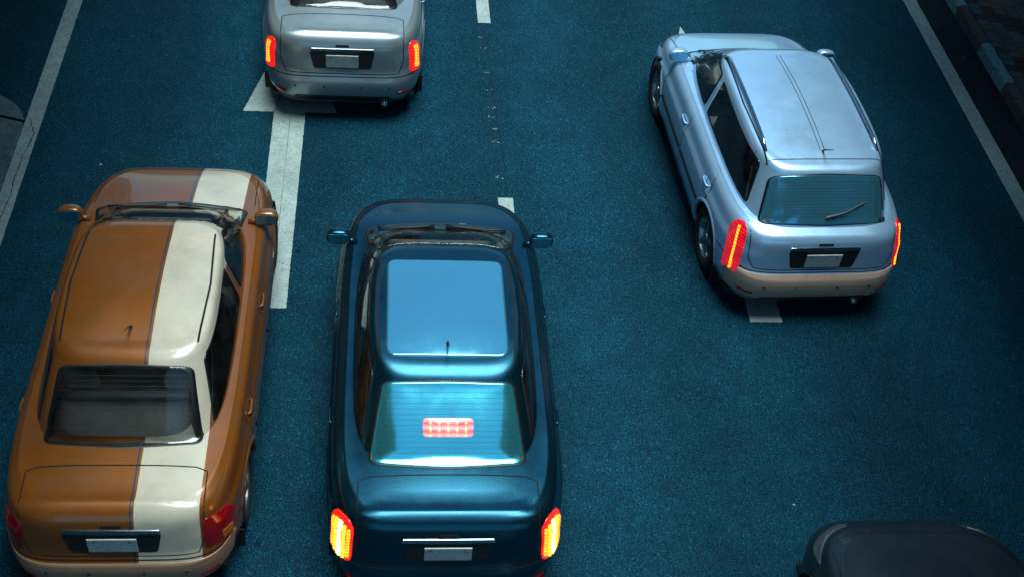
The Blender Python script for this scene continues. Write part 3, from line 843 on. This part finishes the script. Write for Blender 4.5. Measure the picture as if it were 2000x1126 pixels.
# leftovers of an older dashed line ground off the road
rem = MB()
for y in (10.55, 10.78, 11.0, 11.17, 11.5, 11.85, 12.35, 12.6, 9.95):
    for k in range(5):
        x = 1.17+random.random()*.1-.018*(y-10.5)*1.2; w, l_ = .008+random.random()*.016, .004+random.random()*.006; yy = y+random.gauss(0, .012)
        rem.add([(x, yy, Z1), (x+w, yy+.002, Z1), (x+w*.8, yy+l_, Z1), (x+w*.1, yy+l_, Z1)], [(0, 1, 2, 3)])
o = rem.build('line_remnants', M['paint']); o['kind'] = 'structure'
# long fine crack in the asphalt along the old line
def crack(pts, w, name='road_crack'):
    vs = []; fs = []; P_ = [Vector(p) for p in pts]; d = []
    for a_, b_ in zip(P_[:-1], P_[1:]):
        n_ = max(2, int((b_-a_).length/.03)); d += [a_.lerp(b_, i/n_) for i in range(n_)]
    off = 0
    for i, p in enumerate(d):
        off = off*.9+random.gauss(0, .004); t = (d[min(i+1, len(d)-1)]-d[max(0, i-1)]).normalized(); n_ = Vector((-t.y, t.x)); ww = w*(.3+random.random())
        q = p+n_*off; vs += [(q.x-n_.x*ww, q.y-n_.y*ww, .0085), (q.x+n_.x*ww, q.y+n_.y*ww, .0085)]
    fs = [(2*i, 2*i+1, 2*i+3, 2*i+2) for i in range(len(d)-1)]
    return struct(name, vs, fs, M['seam'])
crack([(1.22, 12.8), (1.26, 11.4), (1.30, 10.2), (1.29, 9.7)], .0025)
crack([(-3.70, 10.75), (-3.63, 10.5), (-3.66, 10.0), (-3.64, 9.5), (-3.68, 9.0), (-3.66, 8.4)], .005)
crack([(-3.70, 10.75), (-3.80, 10.9)], .003)
# concrete apron with a round iron cover left of the edge line
ap = [(-3.75, 6.0), (-3.75, 10.72)]
for i in range(14):
    th = math.radians(10+80*i/13); ap.append((-4.55+.82*math.cos(th), 10.55+.72*math.sin(th)))
ap += [(-6.2, 11.25), (-6.2, 6.0)]
poly_sheet('concrete_apron', ap, .0045, M['concrete'], None, .006)
mc = MB().lathe([(.001, .016), (.20, .016), (.205, .012), (.235, .012), (.24, .017), (.27, .017), (.275, .006)], (-4.38, 10.55, 0), 'z', 48)
for i in range(6):
    for j in range(6):
        x, y = -.15+.06*i, -.15+.06*j
        if x*x+y*y < .034: mc.box(-4.38+x-.02, -4.38+x+.02, 10.55+y-.008, 10.55+y+.008, .015, .021)
cv = mc.build('manhole_cover', M['iron']); tag(cv, 'round iron manhole cover in the concrete at the left edge', 'manhole cover')

# pavement on the right: kerb stones, then interlocking blocks
def kerb(xa, xb, y0, y1, light, sx=1):
    vs = []; fs = []
    prof = [(xa, -.02), (xa+.006, .06), (xa+.012, .125), (xa+.030, .15), (xb-.012, .152), (xb, .14), (xb, -.02)]
    m = 14; ys = [y0+.006+(y1-y0-.012)*i/m for i in range(m+1)]
    for y in ys:
        for k, (x, z) in enumerate(prof): vs.append(((x+random.gauss(0, .004))*1, y+(random.gauss(0, .003)), z+random.gauss(0, .0025)))
    n_ = len(prof)
    for i in range(m):
        for k in range(n_-1): fs.append((i*n_+k, i*n_+k+1, (i+1)*n_+k+1, (i+1)*n_+k))
    fs += [tuple(range(n_-1, -1, -1)), tuple(m*n_+k for k in range(n_))]
    return vs, [tuple(reversed(f)) for f in fs]
KL = .86
for i in range(-3, 12):
    y0 = 12.62-KL+(i-7)*KL
    light = (i % 2 == 1)
    struct('kerb_stone', *kerb(7.44, 7.575, y0, y0+KL, light), M['kerb_light'] if light else M['kerb_dark'])
for i in range(-3, 12):
    y0 = 12.62-KL+(i-7)*KL
    vs, fs = kerb(7.44, 7.575, y0, y0+KL, False)
    struct('kerb_stone', [(-x, y, z) for x, y, z in vs], [tuple(reversed(f)) for f in fs], M['kerb_dark'])
bm_ = {'grey': rough_mat('grey_paving_block', (.050, .060, .062), .35, 25), 'red': rough_mat('red_paving_block', (.028, .010, .010), .35, 25), 'blue': rough_mat('blue_paving_block', (.015, .06, .09), .3, 25)}
pv = {k: MB() for k in bm_}
BX, BY = .158, .128
for i in range(22):
    for j in range(75):
        x0 = 7.582+i*BX; y0 = 6+j*BY+(BY/2 if i % 2 else 0)
        jj = (j+3*i//2) % 14; q = (j*BY+6) % (KL*2)
        kind = 'grey'
        if i == 0 and j % 9 in (3, 4): kind = 'blue'
        elif (i == 0 and j % 9 in (2, 5)): kind = 'red'
        elif i in (1, 2, 3) and (j+i) % 9 in (2, 3, 4) : kind = 'red'
        elif i > 6 and (j//5+i//4) % 3 == 0: kind = 'red'
        g_ = .0045; x1, y1 = x0+BX-g_, y0+BY-g_; dz = random.gauss(0, .0018); zt = .15+dz; z = .012
        out_ = [(x0, y0), (x0+BX*.25, y0+z), (x0+BX*.5, y0), (x0+BX*.75, y0-z), (x1, y0), (x1, y1), (x0+BX*.75, y1-z), (x0+BX*.5, y1), (x0+BX*.25, y1+z), (x0, y1)]
        cx, cy = (x0+x1)/2, (y0+y1)/2
        top_ = [(cx+(x-cx)*.95, cy+(y-cy)*.94, zt) for x, y in out_]; sd2 = [(x, y, zt-.006) for x, y in out_]; bt = [(x, y, .11) for x, y in out_]
        n_ = 10; fs = [tuple(range(n_))]
        for k in range(n_): k2 = (k+1) % n_; fs += [(k, k+n_, k2+n_, k2), (k+n_, k+2*n_, k2+2*n_, k2+n_)]
        pv[kind].add(top_+sd2+bt, fs)
pm = MB(); mats = []; idx = []
for n_, k in enumerate(pv):
    pm.add(pv[k].v, pv[k].f); idx += [n_]*len(pv[k].f); mats.append(bm_[k])
po = pm.build('pavement', mats[0]); po['kind'] = 'structure'
for m_ in mats[1:]: po.data.materials.append(m_)
if len(po.data.polygons) == len(idx): po.data.polygons.foreach_set('material_index', idx)
struct('pavement_base', *sheet(7.575, 40, -60, 120, .128), M['gutter_asphalt'])
struct('pavement_base', *sheet(-40, -7.575, -60, 120, .128), M['gutter_asphalt'])

# ------------------------------------------------------------------ litter and small stones on the road
def bit(name, x, y, s_, mat, z=0.0):
    vs = []; 
    for k in range(6):
        th = k*math.pi/3+random.random()*.5; r_ = s_*(.7+.5*random.random()); vs.append((x+r_*math.cos(th), y+r_*math.sin(th)*.7, z+.001))
    for k in range(6): vs.append((x+(vs[k][0]-x)*.6, y+(vs[k][1]-y)*.6, z+s_*.45))
    fs = [(k, (k+1) % 6, 6+(k+1) % 6, 6+k) for k in range(6)]+[tuple(range(6, 12))]
    return mesh_obj(name, vs, fs, mat, None, False)
white_bit = plain('white_scrap', (.6, .66, .66), .6); leaf_bit = plain('dry_leaf', (.10, .06, .03), .8)
butt = plain('orange_scrap', (.75, .28, .03), .6)
for x, y, t in ((2.72, 6.42, 'right-centre'), ):
    tag(bit('paper_scrap', 3.44, 5.78, .011, white_bit), 'tiny white paper scrap on the asphalt below the right lane arrow', 'litter')
tag(bit('paper_scrap', -2.86, 10.02, .013, white_bit), 'tiny pale scrap on the dark asphalt right of the left edge line', 'litter')
tag(bit('bottle_cap', 7.23, 12.5, .014, butt), 'tiny orange bottle cap in the gutter by the right kerb', 'litter')
lf = MB()
for k in range(60):
    sx = random.choice((-1, 1, 1)); x = (random.uniform(7.04, 7.42) if sx > 0 else random.uniform(-3.56, -3.4)); y = random.uniform(6, 15); th = random.random()*6.28; a_ = random.uniform(.006, .014); b_ = a_*.5; z = .006
    c_, s_ = math.cos(th), math.sin(th)
    lf.add([(x+a_*c_, y+a_*s_, z+.002), (x-b_*s_, y+b_*c_, z), (x-a_*c_, y-a_*s_, z+.002), (x+b_*s_, y-b_*c_, z+.004)], [(0, 1, 2, 3)])
o = lf.build('leaf_litter', leaf_bit); tag(o, 'specks of dry leaf scattered along the road edges', 'leaf litter', None, 'stuff')

# ------------------------------------------------------------------ beside the road, out of the frame: trees and building fronts added to shade it
leafm = rough_mat('shade_tree_foliage', (.03, .06, .02), .4, 8); shade_tree_bark = rough_mat('shade_tree_bark', (.08, .06, .045), .4, 12)
def make_shade_tree():  # unseen trees, crowns overhanging to darken the sides of the road
    root = thing('shade_tree', 'unseen leafy tree added for shade on the pavement', 'tree', group='unseen shade trees on both pavements')
    t = MB(); t.tube([(0, 0, 0), (.05, .02, 1.6), (-.03, .05, 3.2), (.05, 0, 4.6), (0, 0, 6.4)], [.20, .16, .13, .10, .05], 10)
    for k in range(9):
        th = k*2.4; z = 3.4+.3*k; r_ = 1.9-.08*k; t.tube([(0, 0, z), (r_*.5*math.cos(th), r_*.5*math.sin(th), z+.6), (r_*math.cos(th), r_*math.sin(th), z+.9)], [.07, .045, .02], 7)
    t.build('trunk', shade_tree_bark, root, True)
    v = []; f = []; cl = [(3.3+rng.uniform(-2.9, 2.9), rng.uniform(-3.3, 3.3), 6.9+rng.normal(0, .45)) for _ in range(95)]
    cl = [c for c in cl if ((c[0]-3.3)/2.9)**2+(c[1]/3.3)**2 < 1]
    for c_ in cl:
        for q in range(125):
            p = np.array(c_)+rng.normal(0, .38, 3); n_ = rng.normal(0, 1, 3)*(.6, .6, 1.2); n_ /= np.linalg.norm(n_); u = np.cross(n_, (0, 0, 1)); u /= np.linalg.norm(u)+1e-6; w = np.cross(n_, u); a_ = .13; b_ = .07; i = len(v)
            if p[0] > 5.35: continue
            v += [p+u*a_, p+w*b_, p-u*a_, p-w*b_]; f.append((i, i+1, i+2, i+3))
    mesh_obj('crown', v, f, leafm, root, False)
    return root
t0 = make_shade_tree()
def copy_tree(o, parent=None):
    c = o.copy(); C.objects.link(c)
    if parent: c.parent = parent
    for ch in list(o.children): copy_tree(ch, c)
    return c
spots = [(-7.9, 12.5, 1, 0), (-7.9, 8.4, 1, 0), (-8.1, 16.6, 1, 0), (-7.9, 4.4, 1, 0), (-7.9, .2, 1, 0), (11.6, 14.6, 1, 3.14), (11.6, 10.6, 1, 3.14), (10.9, 6.6, 1, 3.14), (9.6, 2.4, 1, 3.14), (9.2, -3.0, 1, 3.14)]
for i, (x, y, s_, rz_) in enumerate(spots):
    t = t0 if i == 0 else copy_tree(t0)
    t.location = (x+(.75 if x < 0 else -.75), y, .128); t.scale = (s_, s_, s_); t.rotation_euler = (0, 0, rz_)
    side = 'left' if x < 0 else 'right'
    t['label'] = f"unseen leafy tree added for shade on the {side} pavement, {['beside the arrow head','beside the orange taxi','farthest ahead','beside the taxi boot','nearest the footbridge','farthest ahead','beside the hatchback','between hatchback and navy car','beside the navy car','behind the footbridge'][i]}"
fb = thing('footbridge', 'steel footbridge crossing over the road, the viewpoint', 'footbridge', (0, -1.9, 0))
MB().box(-9, 9, -1.4, 1.5, 6.35, 6.6, .03).build('deck', M['kerb_dark'], fb)
for yy in (-1.35, 1.45):
    rl = MB(); rl.tube([(-9, yy, 7.65), (9, yy, 7.65)], .03, 8); rl.tube([(-9, yy, 6.75), (9, yy, 6.75)], .02, 8)
    for k in range(91): rl.tube([(-9+.2*k, yy, 6.6), (-9+.2*k, yy, 7.65)], .010, 5)
    rl.build('railing', M['iron'], fb)
for x in (-8.8, 8.8): MB().box(x-.25, x+.25, -.3, .3, 0, 6.36, .03).build('pillar', M['kerb_dark'], fb)
wallm = rough_mat('shade_building_render', (.20, .18, .16), .2, 1.5); winm = glass_mat('shade_building_glass')
def building(x, y0, y1, h, label):  # unseen block, set close and tall to cut sky light
    r = thing('building', label, 'building', (x, (y0+y1)/2, 0)); sx = 1 if x > 0 else -1; ly = (y1-y0)/2  # unseen building added for shade
    MB().box(0 if sx > 0 else -10, 10 if sx > 0 else 0, -ly, ly, 0, h).build('wall', wallm, r)
    for k in range(int(h/3.2)):
        for j in range(int(2*ly/3)):
            yy = -ly+1.5+3*j; MB().box(-.06*1 if sx > 0 else -.02, .02 if sx > 0 else .06, yy-.9, yy+.9, 1.2+3.2*k, 2.9+3.2*k, .01).build('shade_building_window', winm, r)
building(-10.6, -20, 8, 30, 'unseen building added for shade behind the left pavement'); building(-10.9, 9, 40, 34, 'taller unseen building added for shade ahead behind the left pavement')
building(14.2, -20, 10, 30, 'unseen building added for shade behind the right pavement'); building(14.6, 11, 40, 32, 'taller unseen building added for shade ahead behind the right pavement')
